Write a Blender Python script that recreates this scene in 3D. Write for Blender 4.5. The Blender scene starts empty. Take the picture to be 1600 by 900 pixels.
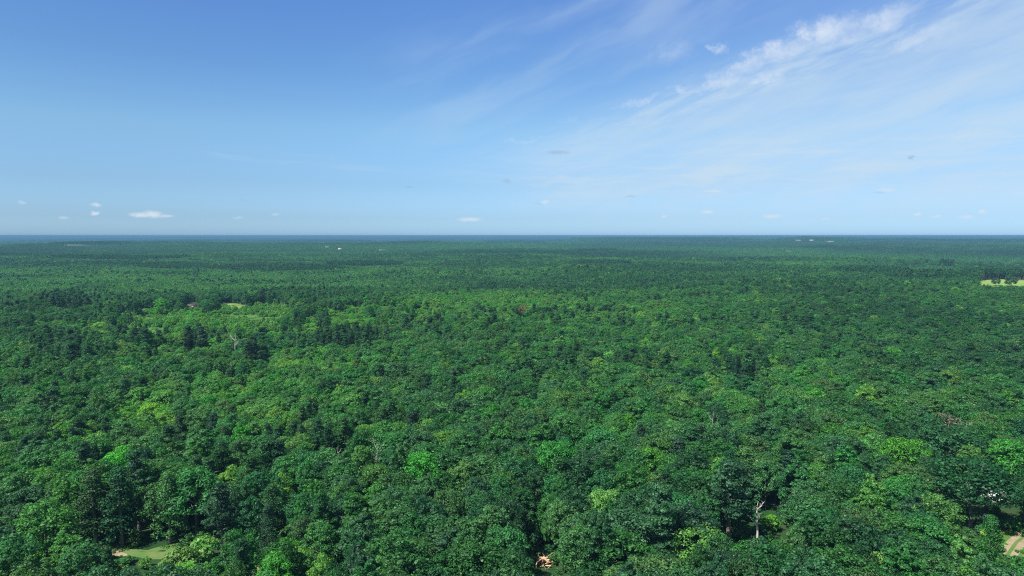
import bpy, math, random
import numpy as np
from mathutils import Vector

# ------------------------------------------------------------------ camera
sc = bpy.context.scene
CAM_Z = 98.0
F = 1600 * 24.0 / 36.0                 # focal length in photo pixels
PITCH = math.atan((450 - 368.0) / F)   # the drone looks slightly down
cd = bpy.data.cameras.new("camera")
cam = bpy.data.objects.new("camera", cd)
sc.collection.objects.link(cam)
cd.lens, cd.sensor_width = 24.0, 36.0
cd.clip_start, cd.clip_end = 1.0, 200000.0
cam.location = (0, 0, CAM_Z)
cam.rotation_euler = (math.pi / 2 - PITCH, 0, 0)
sc.camera = cam

# ------------------------------------------------------------------ sun, sky, exposure
SUN_EL, SUN_AZ = math.radians(56), math.radians(-126)      # azimuth from +Y towards +X
sd = bpy.data.lights.new("sun", 'SUN')
sun = bpy.data.objects.new("sun", sd)
sc.collection.objects.link(sun)
sd.energy, sd.angle, sd.color = 5.0, math.radians(0.5), (1.0, 0.95, 0.87)
sdir = Vector((math.sin(SUN_AZ) * math.cos(SUN_EL), math.cos(SUN_AZ) * math.cos(SUN_EL), math.sin(SUN_EL)))
sun.rotation_euler = sdir.to_track_quat('Z', 'Y').to_euler()
sun.location = (0, 0, 300)
vs = sc.view_settings
vs.view_transform, vs.look, vs.gamma, vs.exposure = 'Standard', 'None', 1.0, 0.78
vs.use_curve_mapping = False
sc.render.engine = 'CYCLES'
cy = sc.cycles
cy.max_bounces, cy.diffuse_bounces, cy.glossy_bounces = 4, 2, 1
cy.transmission_bounces, cy.transparent_max_bounces, cy.volume_bounces = 2, 4, 0
cy.pixel_filter_type = 'BLACKMAN_HARRIS'
cy.filter_width = 1.1
cy.use_denoising = False
cy.denoiser = 'OPENIMAGEDENOISE'
cy.denoising_input_passes = 'RGB_ALBEDO_NORMAL'
cy.caustics_reflective = cy.caustics_refractive = False

world = bpy.data.worlds.new("World")
sc.world = world
world.use_nodes = True


class NT:
    """a small helper to wire node trees"""
    def __init__(s, tree): s.t = tree
    def n(s, typ, ins=None, **kw):
        nd = s.t.nodes.new(typ)
        for k, v in kw.items(): setattr(nd, k, v)
        for k, v in (ins or {}).items(): s.put(nd.inputs[k], v)
        return nd
    def put(s, sock, v):
        if isinstance(v, bpy.types.NodeSocket): s.t.links.new(v, sock)
        elif isinstance(v, bpy.types.Node): s.t.links.new(v.outputs[0], sock)
        else: sock.default_value = v
    def m(s, op, a, b=None, c=None, clamp=False):
        nd = s.n('ShaderNodeMath', operation=op, use_clamp=clamp)
        for i, v in enumerate((a, b, c)):
            if v is not None: s.put(nd.inputs[i], v)
        return nd.outputs[0]
    def vm(s, op, a, b=None, c=None):
        nd = s.n('ShaderNodeVectorMath', operation=op)
        for i, v in enumerate((a, b, c)):
            if v is not None: s.put(nd.inputs[i], v)
        return nd.outputs['Value'] if op in ('LENGTH', 'DOT_PRODUCT') else nd.outputs[0]
    def sm(s, v, a, b, lo=0.0, hi=1.0):
        nd = s.n('ShaderNodeMapRange', interpolation_type='SMOOTHSTEP')
        for i, x in enumerate((v, a, b, lo, hi)): s.put(nd.inputs[i], x)
        return nd.outputs[0]
    def mix(s, f, a, b, blend='MIX'):
        nd = s.n('ShaderNodeMix', data_type='RGBA', blend_type=blend)
        s.put(nd.inputs[0], f); s.put(nd.inputs[6], a); s.put(nd.inputs[7], b)
        return nd.outputs[2]
    def noise(s, vec, scale, detail=3, rough=0.5, dist=0.0):
        nd = s.n('ShaderNodeTexNoise', {'Vector': vec, 'Scale': scale, 'Detail': detail, 'Roughness': rough, 'Distortion': dist})
        return nd.outputs[0]
    def ramp(s, f, stops, interp='LINEAR'):
        nd = s.n('ShaderNodeValToRGB'); s.put(nd.inputs[0], f)
        cr = nd.color_ramp; cr.interpolation = interp
        while len(cr.elements) < len(stops): cr.elements.new(0.5)
        for e, (p, c) in zip(cr.elements, stops): e.position = p; e.color = (*c, 1)
        return nd.outputs[0]


def ray(px, py):
    """photo pixel -> world direction"""
    x, y = (px - 800) / F, (450 - py) / F
    c, s_ = math.cos(PITCH), math.sin(PITCH)
    return Vector((x, c + y * s_, -s_ + y * c))
def azel(px, py):
    d = ray(px, py).normalized()
    return math.atan2(d.x, d.y), math.asin(d.z)

W = NT(world.node_tree)
bg = world.node_tree.nodes['Background']
sky = W.n('ShaderNodeTexSky', sky_type='NISHITA', sun_disc=False, sun_elevation=SUN_EL, sun_rotation=SUN_AZ % (2 * math.pi),
          air_density=1.0, dust_density=1.0, ozone_density=1.0, altitude=100)
tc = W.n('ShaderNodeTexCoord')
sep = W.n('ShaderNodeSeparateXYZ', {0: tc.outputs['Generated']})
az = W.m('ARCTAN2', sep.outputs[0], sep.outputs[1])
el = W.m('ARCSINE', sep.outputs[2])
uv = W.n('ShaderNodeCombineXYZ', {0: az, 1: el, 2: 0.0}).outputs[0]
elf = W.m('DIVIDE', el, math.pi / 2, clamp=True)
SKYRAMP = [(0.0, (1.0, 1.62, 2.75)), (0.006, (.92, 1.5, 2.47)), (0.0165, (.748, 1.19, 1.98)), (0.0465, (.716, 1.046, 1.52)), (.093, (.83, 1.18, 1.45)), (.148, (.68, 1.05, 1.44)), (.206, (.65, 1.0, 1.53)), (.30, (.8, .95, 1.0)), (1.0, (1.0, 1.1, 1.0))]
skyc = W.n('ShaderNodeMix', data_type='RGBA', blend_type='MULTIPLY', clamp_result=False)
W.put(skyc.inputs[0], 1.0); W.put(skyc.inputs[6], sky.outputs[0])
W.put(skyc.inputs[7], W.n('ShaderNodeVectorMath', operation='SCALE', ins={0: W.ramp(elf, [(p, tuple(x / 3.0 for x in c)) for p, c in SKYRAMP]), 'Scale': 3.0}).outputs[0])
base = W.n('ShaderNodeVectorMath', {0: skyc.outputs[2], 'Scale': W.sm(az, -.65, .0, .97, 1.10)}, operation='SCALE').outputs[0]
# cirrus: a fan of fine streaks and a soft veil, in direction space of the sky
warp = W.n('ShaderNodeTexNoise', {'Vector': uv, 'Scale': 9.0, 'Detail': 4.0, 'Roughness': 0.6})
wv = W.vm('SUBTRACT', warp.outputs[1], (0.5, 0.5, 0.5))
def line_coords(p0, p1, warp_amt):
    a0, e0 = azel(*p0); a1, e1 = azel(*p1)
    th = math.atan2(e1 - e0, a1 - a0)
    p = W.vm('MULTIPLY_ADD', wv, (warp_amt, warp_amt, 0), uv)
    mp = W.n('ShaderNodeMapping', {'Vector': p, 'Location': (a0, e0, 0), 'Rotation': (0, 0, th)}, vector_type='TEXTURE')
    s2 = W.n('ShaderNodeSeparateXYZ', {0: mp.outputs[0]})
    return mp.outputs[0], s2.outputs[0], s2.outputs[1], math.hypot(a1 - a0, e1 - e0)
lc, la, lt, LL = line_coords((800, 232), (1420, 12), 0.02)
streak = W.noise(W.vm('MULTIPLY', lc, (1.6, 9, 1)), 2.6, 5, 0.5, 0.15)
fine = W.noise(W.vm('MULTIPLY', lc, (4, 22, 1)), 3.4, 6, 0.6, 0.1)
edge = W.m('MULTIPLY', W.sm(lt, 0.05, -0.06), W.sm(la, -0.10, 0.12))
low = W.sm(el, 0.0, 0.07)
veil = W.m('MULTIPLY', W.m('MULTIPLY', edge, low), W.sm(W.m('ADD', W.m('MULTIPLY', streak, 0.75), W.m('MULTIPLY', fine, 0.25)), 0.3, 0.70, 0.20, 0.62))
# bright core along the upper edge of the veil
core = W.m('MULTIPLY', W.sm(W.m('ABSOLUTE', W.m('ADD', lt, 0.012)), 0.042, 0.0), W.sm(la, -0.03, 0.28))
core = W.m('MULTIPLY', core, W.sm(fine, 0.38, 0.66, 0.0, 0.30))
# fainter fans, higher and to the left
l2, a2, t2, _ = line_coords((650, 170), (900, 60), 0.03)
st2 = W.noise(W.vm('MULTIPLY', l2, (1.6, 8, 1)), 2.4, 4, 0.5, 0.2)
fan2 = W.m('MULTIPLY', W.m('MULTIPLY', W.sm(W.m('ABSOLUTE', t2), 0.16, 0.0), W.sm(a2, -0.15, 0.12)), W.sm(st2, 0.38, 0.72, 0.0, 0.28))
l3, a3, t3, _ = line_coords((330, 235), (570, 262), 0.02)
st3 = W.noise(W.vm('MULTIPLY', l3, (3, 40, 1)), 2.6, 4, 0.6, 0.2)
fan3 = W.m('MULTIPLY', W.m('MULTIPLY', W.sm(W.m('ABSOLUTE', t3), 0.014, 0.0), W.m('MULTIPLY', W.sm(a3, -0.06, 0.03), W.sm(a3, 0.55, 0.2))), W.sm(st3, 0.4, 0.7, 0.0, 0.14))
l4, a4, t4, _ = line_coords((850, 275), (1250, 262), 0.03)
st4 = W.noise(W.vm('MULTIPLY', l4, (2, 26, 1)), 3.2, 5, 0.6, 0.4)
fan4 = W.m('MULTIPLY', W.m('MULTIPLY', W.sm(W.m('ABSOLUTE', t4), 0.06, 0.0), W.sm(a4, -0.25, 0.1)), W.sm(st4, 0.42, 0.7, 0.0, 0.38))
total = veil
haze_veil = W.m('MULTIPLY', W.m('MULTIPLY', W.sm(az, -0.25, 0.45), 0.12), W.sm(el, 0.7, 0.1))
for x in (core, fan2, fan3, fan4, haze_veil): total = W.m('ADD', total, x)
total = W.m('MINIMUM', total, 0.85)
col = W.mix(total, base, (5.7, 7.2, 8.6, 1))
# ragged puffs: (px, py, half width, half height, strength, tilt deg)
PUFFS = [(1283, 50, 66, 20, .66, 6), (1375, 32, 56, 17, .5, 8), (1330, 44, 60, 16, .4, 10), (1215, 76, 56, 14, .56, 10), (1250, 66, 50, 12, .4, 12), (1165, 100, 46, 11, .48, 14), (1190, 92, 50, 10, .4, 14), (1130, 130, 36, 8, .38, 8), (1150, 114, 40, 8, .34, 14), (1072, 139, 24, 4, .35, -8), (1050, 80, 34, 18, .2, 0), (1126, 73, 15, 7, .38, -8),
         (1205, 118, 34, 10, .4, 10), (1000, 158, 40, 6, .3, 14), (825, 218, 34, 3.5, .18, 10), (890, 187, 14, 5, .15, -10), (1440, 60, 70, 14, .3, 10)]
SMALL = [(222, 336, 22, 4, .7), (238, 335, 18, 5, .75), (258, 338, 16, 2.6, .5), (150, 320, 9, 3.2, .6), (148, 333, 8, 3, .7), (100, 340, 9, 2.5, .35), (35, 316, 6, 2.5, .35), (735, 343, 20, 3.2, .65), (852, 316, 7, 3.4, .55), (1106, 331, 11, 3.2, .65), (1207, 338, 18, 3.4, .55), (1113, 299, 19, 3.6, .45),
         (1385, 297, 16, 4, .45), (1434, 334, 7, 3, .7), (1535, 331, 9, 3, .65), (1510, 339, 15, 3, .5), (1463, 338, 8, 2.2, .45), (1037, 338, 6, 2.4, .45), (1290, 342, 8, 2.2, .35), (372, 340, 8, 2, .3), (430, 335, 9, 2.2, .3), (1600, 300, 30, 4, .2)]
GREY = [(872, 238, 20, 3.6, .4), (1424, 246, 7, 3.2, .55), (792, 283, 9, 3.2, .35), (640, 292, 6, 2, .3), (985, 307, 9, 2, .3), (1110, 301, 15, 1.6, .25), (1375, 301, 14, 1.6, .2), (380, 313, 9, 1.8, .2), (845, 318, 16, 1.6, .2)]
d1 = W.n('ShaderNodeTexNoise', {'Vector': uv, 'Scale': 34.0, 'Detail': 7.0, 'Roughness': 0.68})
d2 = W.n('ShaderNodeTexNoise', {'Vector': W.vm('MULTIPLY', uv, (1, 2.2, 1)), 'Scale': 120.0, 'Detail': 4.0, 'Roughness': 0.6})
uv1 = W.vm('MULTIPLY_ADD', W.vm('SUBTRACT', d1.outputs[1], (.5, .5, .5)), (0.085, 0.04, 0), uv)
uv2 = W.vm('MULTIPLY_ADD', W.vm('SUBTRACT', d2.outputs[1], (.5, .5, .5)), (0.016, 0.006, 0), uv)
def blobs(lst, puv):
    tot = None
    for b in lst:
        a_, e_ = azel(b[0], b[1]); a2_, _e = azel(b[0] + b[2], b[1]); _a, e2_ = azel(b[0], b[1] - b[3])
        rot = math.radians(b[5]) if len(b) > 5 else 0.0
        mp = W.n('ShaderNodeMapping', {'Vector': puv, 'Location': (a_, e_, 0), 'Rotation': (0, 0, rot), 'Scale': (abs(a2_ - a_) * 1.3, abs(e2_ - e_) * 1.5, 1)}, vector_type='TEXTURE')
        v = W.sm(W.vm('LENGTH', mp.outputs[0]), 1.0, 0.1, 0.0, b[4])
        tot = v if tot is None else W.m('MAXIMUM', tot, v)
    return tot
big = W.m('MULTIPLY', blobs(PUFFS, uv1), W.sm(d1.outputs[0], 0.33, 0.6, 0.35, 1.15))
col = W.mix(W.m('MINIMUM', big, 0.9), col, (7.6, 8.3, 9.3, 1))
col = W.mix(blobs(GREY, uv2), col, (2.7, 4.1, 5.4, 1))
col = W.mix(W.m('MINIMUM', W.m('MULTIPLY', blobs(SMALL, uv2), 1.25), 0.95), col, (6.6, 7.6, 8.6, 1))
W.put(bg.inputs[0], col)
bg.inputs[1].default_value = 0.0592

# ------------------------------------------------------------------ value noise and the lie of the land
def vnoise(x, y, seed):
    x = np.asarray(x, float); y = np.asarray(y, float)
    xi, yi = np.floor(x), np.floor(y); fx, fy = x - xi, y - yi
    fx, fy = fx * fx * (3 - 2 * fx), fy * fy * (3 - 2 * fy)
    def h(a, b):
        v = np.sin(a * 127.1 + b * 311.7 + seed * 74.7) * 43758.5453
        return v - np.floor(v)
    return (h(xi, yi) * (1 - fx) + h(xi + 1, yi) * fx) * (1 - fy) + (h(xi, yi + 1) * (1 - fx) + h(xi + 1, yi + 1) * fx) * fy
def sstep(a, b, v):
    t = np.clip((v - a) / (b - a), 0, 1); return t * t * (3 - 2 * t)
FARM_KNOLLS = []     # filled below: (x, y, radius, height)
def height(x, y):
    x = np.asarray(x, float); y = np.asarray(y, float)
    d = np.hypot(x, y) + 1
    a = np.arctan2(x, y)
    h = (vnoise(x / 190, y / 190, 1) - .5) * 7 * sstep(120, 420, d)
    h += (vnoise(x / 620, y / 620, 2) - .5) * 22 * sstep(350, 1500, d)
    h += (vnoise(x / 2300, y / 2300, 3) - .5) * 30 * sstep(1500, 5000, d)
    h += (vnoise(x / 3200, y / 5200, 4) - .5) * 58 * sstep(8000, 15000, d)
    h += (vnoise(x / 1100, y / 1500, 8) - .5) * 16 * sstep(2500, 5000, d)
    # ridge to the left at five kilometres, broken crest to the right at nine
    h += 30 * np.exp(-((d - 5300) / 900) ** 2) * sstep(0.28, -0.1, a) * (0.8 + 0.4 * vnoise(a * 9, a * 0, 5))
    h += 46 * np.exp(-((d - 8800) / 1200) ** 2) * sstep(0.02, 0.12, a) * (0.7 + 0.6 * vnoise(a * 14, a * 0, 6))
    for kx, ky, kr, kh in FARM_KNOLLS: h = h + kh * np.exp(-(((x - kx) ** 2 + (y - ky) ** 2) / kr ** 2))
    return h
def hz(x, y): return float(height(np.array([x]), np.array([y]))[0])
def project(x, y, z):
    """world -> photo pixel (arrays)"""
    dz = z - CAM_Z
    c, s_ = math.cos(PITCH), math.sin(PITCH)
    fwd = y * c - dz * s_; up = y * s_ + dz * c
    fwd = np.maximum(fwd, 1e-3)
    return 800 + F * x / fwd, 450 - F * up / fwd
def at(px, py, above=0.0, z0=None):
    """photo pixel -> ground position whose point 'above' metres over the ground shows there"""
    d = ray(px, py); z = 0.0 if z0 is None else z0
    for _ in range(12):
        t = (CAM_Z - (z + above)) / max(-d.z, 1e-5)
        x, y = d.x * t, d.y * t
        if z0 is None: z = 0.5 * z + 0.5 * hz(x, y)
    return x, y, z

# ------------------------------------------------------------------ mesh helpers
def mesh_obj(name, V, Fq, mats, parent=None, midx=None, link=True, smooth=False):
    me = bpy.data.meshes.new(name)
    if isinstance(Fq, np.ndarray):
        me.vertices.add(len(V)); me.vertices.foreach_set('co', np.asarray(V, np.float32).ravel())
        k = Fq.shape[1]
        me.loops.add(Fq.size); me.loops.foreach_set('vertex_index', Fq.astype(np.int32).ravel())
        me.polygons.add(len(Fq)); me.polygons.foreach_set('loop_start', np.arange(0, Fq.size, k, dtype=np.int32))
        me.update(calc_edges=True)
    else:
        me.from_pydata([tuple(v) for v in V], [], Fq)
    for m_ in mats: me.materials.append(m_)
    if midx is not None: me.polygons.foreach_set('material_index', np.asarray(midx, np.int32))
    if smooth: me.polygons.foreach_set('use_smooth', [True] * len(me.polygons))
    me.update()
    o = bpy.data.objects.new(name, me)
    if link: sc.collection.objects.link(o)
    if parent is not None: o.parent = parent
    return o
def tag(o, label=None, cat=None, group=None, kind=None):
    for k, v in (('label', label), ('category', cat), ('group', group), ('kind', kind)):
        if v: o[k] = v
    return o
def empty(name, loc, rz=0.0, scl=(1, 1, 1)):
    o = bpy.data.objects.new(name, None)
    sc.collection.objects.link(o)
    o.location = loc; o.rotation_euler = (0, 0, rz); o.scale = scl
    o.empty_display_size = 0.5
    return o

class Geo:
    """collects quads and triangles (as quads) with a material index"""
    def __init__(s): s.V, s.Q, s.M, s.n = [], [], [], 0
    def add(s, V, Q, m=0):
        V = np.asarray(V, float).reshape(-1, 3); Q = np.asarray(Q, int)
        s.V.append(V); s.Q.append(Q + s.n); s.M.append(np.full(len(Q), m)); s.n += len(V)
    def get(s): return np.concatenate(s.V), np.concatenate(s.Q), np.concatenate(s.M)
    def obj(s, name, mats, parent=None, link=True, smooth=False):
        V, Q, M = s.get()
        return mesh_obj(name, V, Q, mats, parent, M, link, smooth)

def tube(g, pts, radii, sides=6, m=0):
    """tapered tube through points"""
    pts = [np.asarray(p, float) for p in pts]
    rings = []
    for i, p in enumerate(pts):
        t = pts[min(i + 1, len(pts) - 1)] - pts[max(i - 1, 0)]
        t /= np.linalg.norm(t) + 1e-9
        a = np.cross(t, (0.31, 0.95, 0.05)); a /= np.linalg.norm(a) + 1e-9
        b = np.cross(t, a)
        th = np.arange(sides) * 2 * math.pi / sides
        rings.append(p + radii[i] * (np.cos(th)[:, None] * a + np.sin(th)[:, None] * b))
    V = np.concatenate(rings); Q = []
    for i in range(len(pts) - 1):
        for k in range(sides):
            k2 = (k + 1) % sides
            Q.append((i * sides + k, i * sides + k2, (i + 1) * sides + k2, (i + 1) * sides + k))
    g.add(V, Q, m)
def box(g, c, s_, rz=0.0, m=0):
    x, y, z = np.array(s_) / 2
    V = np.array([(-x, -y, -z), (x, -y, -z), (x, y, -z), (-x, y, -z), (-x, -y, z), (x, -y, z), (x, y, z), (-x, y, z)])
    ca, sa = math.cos(rz), math.sin(rz)
    V = np.stack([V[:, 0] * ca - V[:, 1] * sa, V[:, 0] * sa + V[:, 1] * ca, V[:, 2]], 1) + np.array(c)
    g.add(V, [(3, 2, 1, 0), (4, 5, 6, 7), (0, 1, 5, 4), (1, 2, 6, 5), (2, 3, 7, 6), (3, 0, 4, 7)], m)

# low icosphere for the dense inside of leaf clumps
_t = (1 + 5 ** .5) / 2
ICO_V = np.array([(-1, _t, 0), (1, _t, 0), (-1, -_t, 0), (1, -_t, 0), (0, -1, _t), (0, 1, _t), (0, -1, -_t), (0, 1, -_t), (_t, 0, -1), (_t, 0, 1), (-_t, 0, -1), (-_t, 0, 1)], float)
ICO_V /= np.linalg.norm(ICO_V[0])
ICO_F = [(0, 11, 5), (0, 5, 1), (0, 1, 7), (0, 7, 10), (0, 10, 11), (1, 5, 9), (5, 11, 4), (11, 10, 2), (10, 7, 6), (7, 1, 8), (3, 9, 4), (3, 4, 2), (3, 2, 6), (3, 6, 8), (3, 8, 9), (4, 9, 5), (2, 4, 11), (6, 2, 10), (8, 6, 7), (9, 8, 1)]
ICO_Q = np.array([(a, b, c, c) for a, b, c in ICO_F])

def leaf_quads(rng, C, N, size, flat=0.0):
    """irregular leaf sprays: one bent quad each, centred C, roughly facing N"""
    n = len(C)
    N = N + rng.normal(0, 0.42, (n, 3)); N[:, 2] += flat
    N /= np.linalg.norm(N, axis=1)[:, None] + 1e-9
    A = np.cross(N, rng.normal(0, 1, (n, 3))); A /= np.linalg.norm(A, axis=1)[:, None] + 1e-9
    B = np.cross(N, A)
    s1 = size * rng.uniform(.6, 1.25, n)[:, None]; s2 = size * rng.uniform(.4, .95, n)[:, None]
    k = rng.uniform(.35, 1.0, (4, n, 1))
    P = np.stack([C + A * s1 * k[0] - N * size * .25, C + B * s2 * k[1], C - A * s1 * k[2] - N * size * .25, C - B * s2 * k[3]], 1)
    return P.reshape(-1, 3), np.arange(4 * n).reshape(n, 4)

def crown_geo(rng, kind, R, z0, z1, nl, nq, ls, core=True):
    """crown of many leaf clumps on an irregular body between heights z0 and z1, radius R"""
    g = Geo(); zc, hh = (z0 + z1) / 2, (z1 - z0) / 2
    ph = rng.uniform(0, 6.28, 6)
    for i in range(nl):
        if kind == 'pine':
            f = (i + rng.uniform(0, 1)) / nl                     # layered, open, irregular top
            z = z0 + (z1 - z0) * f
            rad = R * (1.0 - 0.72 * f ** 1.7) * rng.uniform(0.25, 1.0) * (0.75 + 0.25 * math.sin(f * 9 + ph[0]))
            a = rng.uniform(0, 6.28)
            c = np.array((rad * math.cos(a), rad * math.sin(a), z)); lr = R * rng.uniform(.19, .30) * (1 if nl > 30 else 1.25); sq = 0.55
        elif kind == 'cone':
            f = (i + rng.uniform(0, 1)) / nl
            z = z0 + (z1 - z0) * f; rad = R * (1 - f) ** .8 * rng.uniform(.4, 1.0); a = rng.uniform(0, 6.28)
            c = np.array((rad * math.cos(a), rad * math.sin(a), z)); lr = R * rng.uniform(.26, .4); sq = 0.75
        else:
            v = 1 - 1.72 * (i + .5) / nl                         # from the top down to below the middle
            a = i * 2.39996 + rng.normal(0, .35)
            hr = math.sqrt(max(0, 1 - v * v))
            lob = 1 + .16 * math.sin(2 * a + ph[1]) + .13 * math.sin(3 * a + ph[2] + v * 2) + rng.normal(0, .07)
            q = rng.uniform(.68, .93)
            c = np.array((R * hr * q * lob * math.cos(a), R * hr * q * lob * math.sin(a), zc + hh * v * (q + .06) * (1 + .1 * math.sin(a + ph[3]))))
            lr = R * rng.uniform(.17, .30) * (1 if nl > 30 else 1.25); sq = 0.85
        d = rng.normal(0, 1, (nq, 3)); d[:, 2] = np.abs(d[:, 2]) * 1.0 + rng.uniform(-.55, .2, nq)
        d /= np.linalg.norm(d, axis=1)[:, None]
        rr = lr * rng.uniform(.72, 1.08, nq)[:, None]
        P, Q = leaf_quads(rng, c + d * rr * (1, 1, sq), d, ls, .25)
        g.add(P, Q)
        if core:
            w = ICO_V * lr * .74 * (1, 1, sq) * rng.uniform(.8, 1.15, (12, 1))
            g.add(c + w, ICO_Q)
    if core and kind != 'pine':
        w = ICO_V * (R * .62, R * .62, hh * .66) * rng.uniform(.85, 1.1, (12, 1))
        g.add((0, 0, zc) + w, ICO_Q)
    return g

def trunk_geo(rng, kind, R, z0, z1, g=None, m=0, sides=6):
    g = g or Geo()
    lean = rng.normal(0, .25, 2); r0 = .016 * z1 + .06
    top = z1 * .9 if kind in ('pine', 'cone') else (z0 + z1) / 2 + .5
    n = 5
    pts = [(lean[0] * (k / n) ** 2 * 2, lean[1] * (k / n) ** 2 * 2, top * k / n - (.4 if k == 0 else 0)) for k in range(n + 1)]
    tube(g, pts, [r0 * (1.25 if k == 0 else 1 - .72 * k / n) for k in range(n + 1)], sides, m)
    nb = 6
    for i in range(nb):
        a = i * 2.4 + rng.uniform(0, .8); f = .55 + .4 * i / nb if kind == 'pine' else .45 + .4 * i / nb
        b = np.array((lean[0] * f * f * 2, lean[1] * f * f * 2, top * f))
        L = R * rng.uniform(.55, .85); up = .25 if kind == 'pine' else .75
        e = b + np.array((math.cos(a) * L, math.sin(a) * L, L * up))
        tube(g, [b, (b + e) / 2 + np.array((0, 0, -.1 * L)), e], [r0 * .38, r0 * .26, r0 * .08], 4, m)
    return g

# ------------------------------------------------------------------ materials
def new_mat(name):
    m_ = bpy.data.materials.new(name); m_.use_nodes = True
    m_.node_tree.nodes.clear()
    return m_, NT(m_.node_tree)
def simple_mat(name, col, rough=.8, var=.15, scale=3.0, metal=0.0, spec=.3):
    m_, T = new_mat(name)
    t = T.n('ShaderNodeTexCoord')
    n = T.noise(t.outputs['Object'], scale, 5, .6)
    c = T.mix(T.sm(n, .3, .7), tuple(x * (1 - var) for x in col) + (1,), tuple(min(1, x * (1 + var)) for x in col) + (1,))
    p = T.n('ShaderNodeBsdfPrincipled', {'Base Color': c, 'Roughness': rough, 'Metallic': metal, 'Specular IOR Level': spec})
    T.n('ShaderNodeOutputMaterial', {0: p.outputs[0]})
    return m_
GREENS = [(0.0, (.013, .050, .025)), (.18, (.023, .090, .034)), (.38, (.035, .135, .040)), (.55, (.048, .172, .043)), (.72, (.065, .212, .043)), (.86, (.088, .25, .043)), (1.0, (.11, .31, .05))]
def leaf_mat(name, stops=GREENS, trans=.36, per_vertex=False):
    m_, T = new_mat(name)
    if per_vertex: tint = T.n('ShaderNodeAttribute', attribute_type='GEOMETRY', attribute_name='shade').outputs['Fac']
    else: tint = T.n('ShaderNodeAttribute', attribute_type='INSTANCER', attribute_name='tint').outputs['Fac']
    geo = T.n('ShaderNodeNewGeometry')
    isl = geo.outputs['Random Per Island']
    big = T.noise(geo.outputs['Position'], .16, 2, .5)
    if per_vertex: tint = T.m('ADD', tint, T.m('SUBTRACT', T.n('ShaderNodeAttribute', attribute_type='INSTANCER', attribute_name='tint').outputs['Fac'], .45))
    t = T.m('ADD', tint, T.m('MULTIPLY', T.m('SUBTRACT', isl, .5), .16))
    t = T.m('ADD', t, T.m('MULTIPLY', T.m('SUBTRACT', big, .5), .30), clamp=True)
    c = T.ramp(t, stops)
    br = T.m('ADD', T.m('MULTIPLY', isl, .7), .65)
    c = T.n('ShaderNodeVectorMath', {0: c, 'Scale': br}, operation='SCALE').outputs[0]
    ob = T.n('ShaderNodeObjectInfo').outputs['Random'] if not per_vertex else T.noise(geo.outputs['Position'], .02, 3, .6)
    hs_ = T.n('ShaderNodeHueSaturation', {'Color': c, 'Hue': T.m('MULTIPLY_ADD', ob, .050, .474), 'Saturation': T.m('MULTIPLY_ADD', T.m('FRACT', T.m('MULTIPLY', ob, 7.3)), .20, .90), 'Value': T.m('MULTIPLY_ADD', T.m('FRACT', T.m('MULTIPLY', ob, 13.7)), .32, .90)})
    c = hs_.outputs[0]
    dif = T.n('ShaderNodeBsdfDiffuse', {'Color': c})
    tr = T.n('ShaderNodeBsdfTranslucent', {'Color': T.n('ShaderNodeVectorMath', {0: c, 1: (1.35, 1.5, .6)}, operation='MULTIPLY').outputs[0]})
    gl = T.n('ShaderNodeBsdfGlossy', {'Color': (.9, 1, .9, 1), 'Roughness': .5})
    a = T.n('ShaderNodeMixShader', {0: trans, 1: dif.outputs[0], 2: tr.outputs[0]})
    b = T.n('ShaderNodeMixShader', {0: .015, 1: a.outputs[0], 2: gl.outputs[0]})
    T.n('ShaderNodeOutputMaterial', {0: b.outputs[0]})
    return m_
LEAF = leaf_mat('foliage')
BARK = simple_mat('bark', (.15, .14, .12), .9, .3, 4)
PALEBARK = simple_mat('pale_dead_wood', (.50, .48, .44), .85, .2, 5)
ASHBARK = simple_mat('ash_dead_wood', (.36, .34, .31), .85, .2, 5)
GREYBARK = simple_mat('grey_dead_wood', (.34, .32, .30), .85, .25, 5)

def ground_mat():
    m_, T = new_mat('forest_ground')
    geo = T.n('ShaderNodeNewGeometry'); p = geo.outputs['Position']
    n1 = T.noise(p, .035, 5, .6); n2 = T.noise(p, .9, 5, .65)
    c = T.ramp(T.m('ADD', T.m('MULTIPLY', n1, .6), T.m('MULTIPLY', n2, .4)), [(.3, (.012, .035, .014)), (.5, (.022, .06, .02)), (.62, (.05, .06, .03)), (.75, (.03, .09, .022))])
    s_ = T.n('ShaderNodeBsdfDiffuse', {'Color': c}); T.n('ShaderNodeOutputMaterial', {0: s_.outputs[0]})
    return m_
def patch_mat(name, stops, s1=.08, s2=1.2):
    m_, T = new_mat(name)
    geo = T.n('ShaderNodeNewGeometry'); p = geo.outputs['Position']
    n = T.m('ADD', T.m('MULTIPLY', T.noise(p, s1, 4, .6), .6), T.m('MULTIPLY', T.noise(p, s2, 4, .65), .4))
    s_ = T.n('ShaderNodeBsdfDiffuse', {'Color': T.ramp(n, stops)}); T.n('ShaderNodeOutputMaterial', {0: s_.outputs[0]})
    return m_
GRASS = patch_mat('clearing_grass', [(.32, (.035, .11, .025)), (.5, (.06, .15, .03)), (.66, (.12, .17, .055))], .05, .5)
DRYGRASS = patch_mat('dry_grass', [(.32, (.04, .13, .03)), (.5, (.085, .16, .045)), (.68, (.17, .17, .08))], .12, 1.5)
DRYFIELD = patch_mat('rough_meadow', [(.3, (.06, .15, .03)), (.48, (.12, .20, .05)), (.6, (.21, .24, .09)), (.72, (.27, .21, .10))], .03, .4)
FIELD = patch_mat('hay_field', [(.3, (.12, .22, .06)), (.5, (.18, .28, .07)), (.7, (.25, .31, .11))], .01, .1)
DIRT = patch_mat('bare_dirt', [(.3, (.17, .14, .08)), (.5, (.26, .22, .14)), (.7, (.36, .31, .22))], .3, 2.0)
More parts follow.
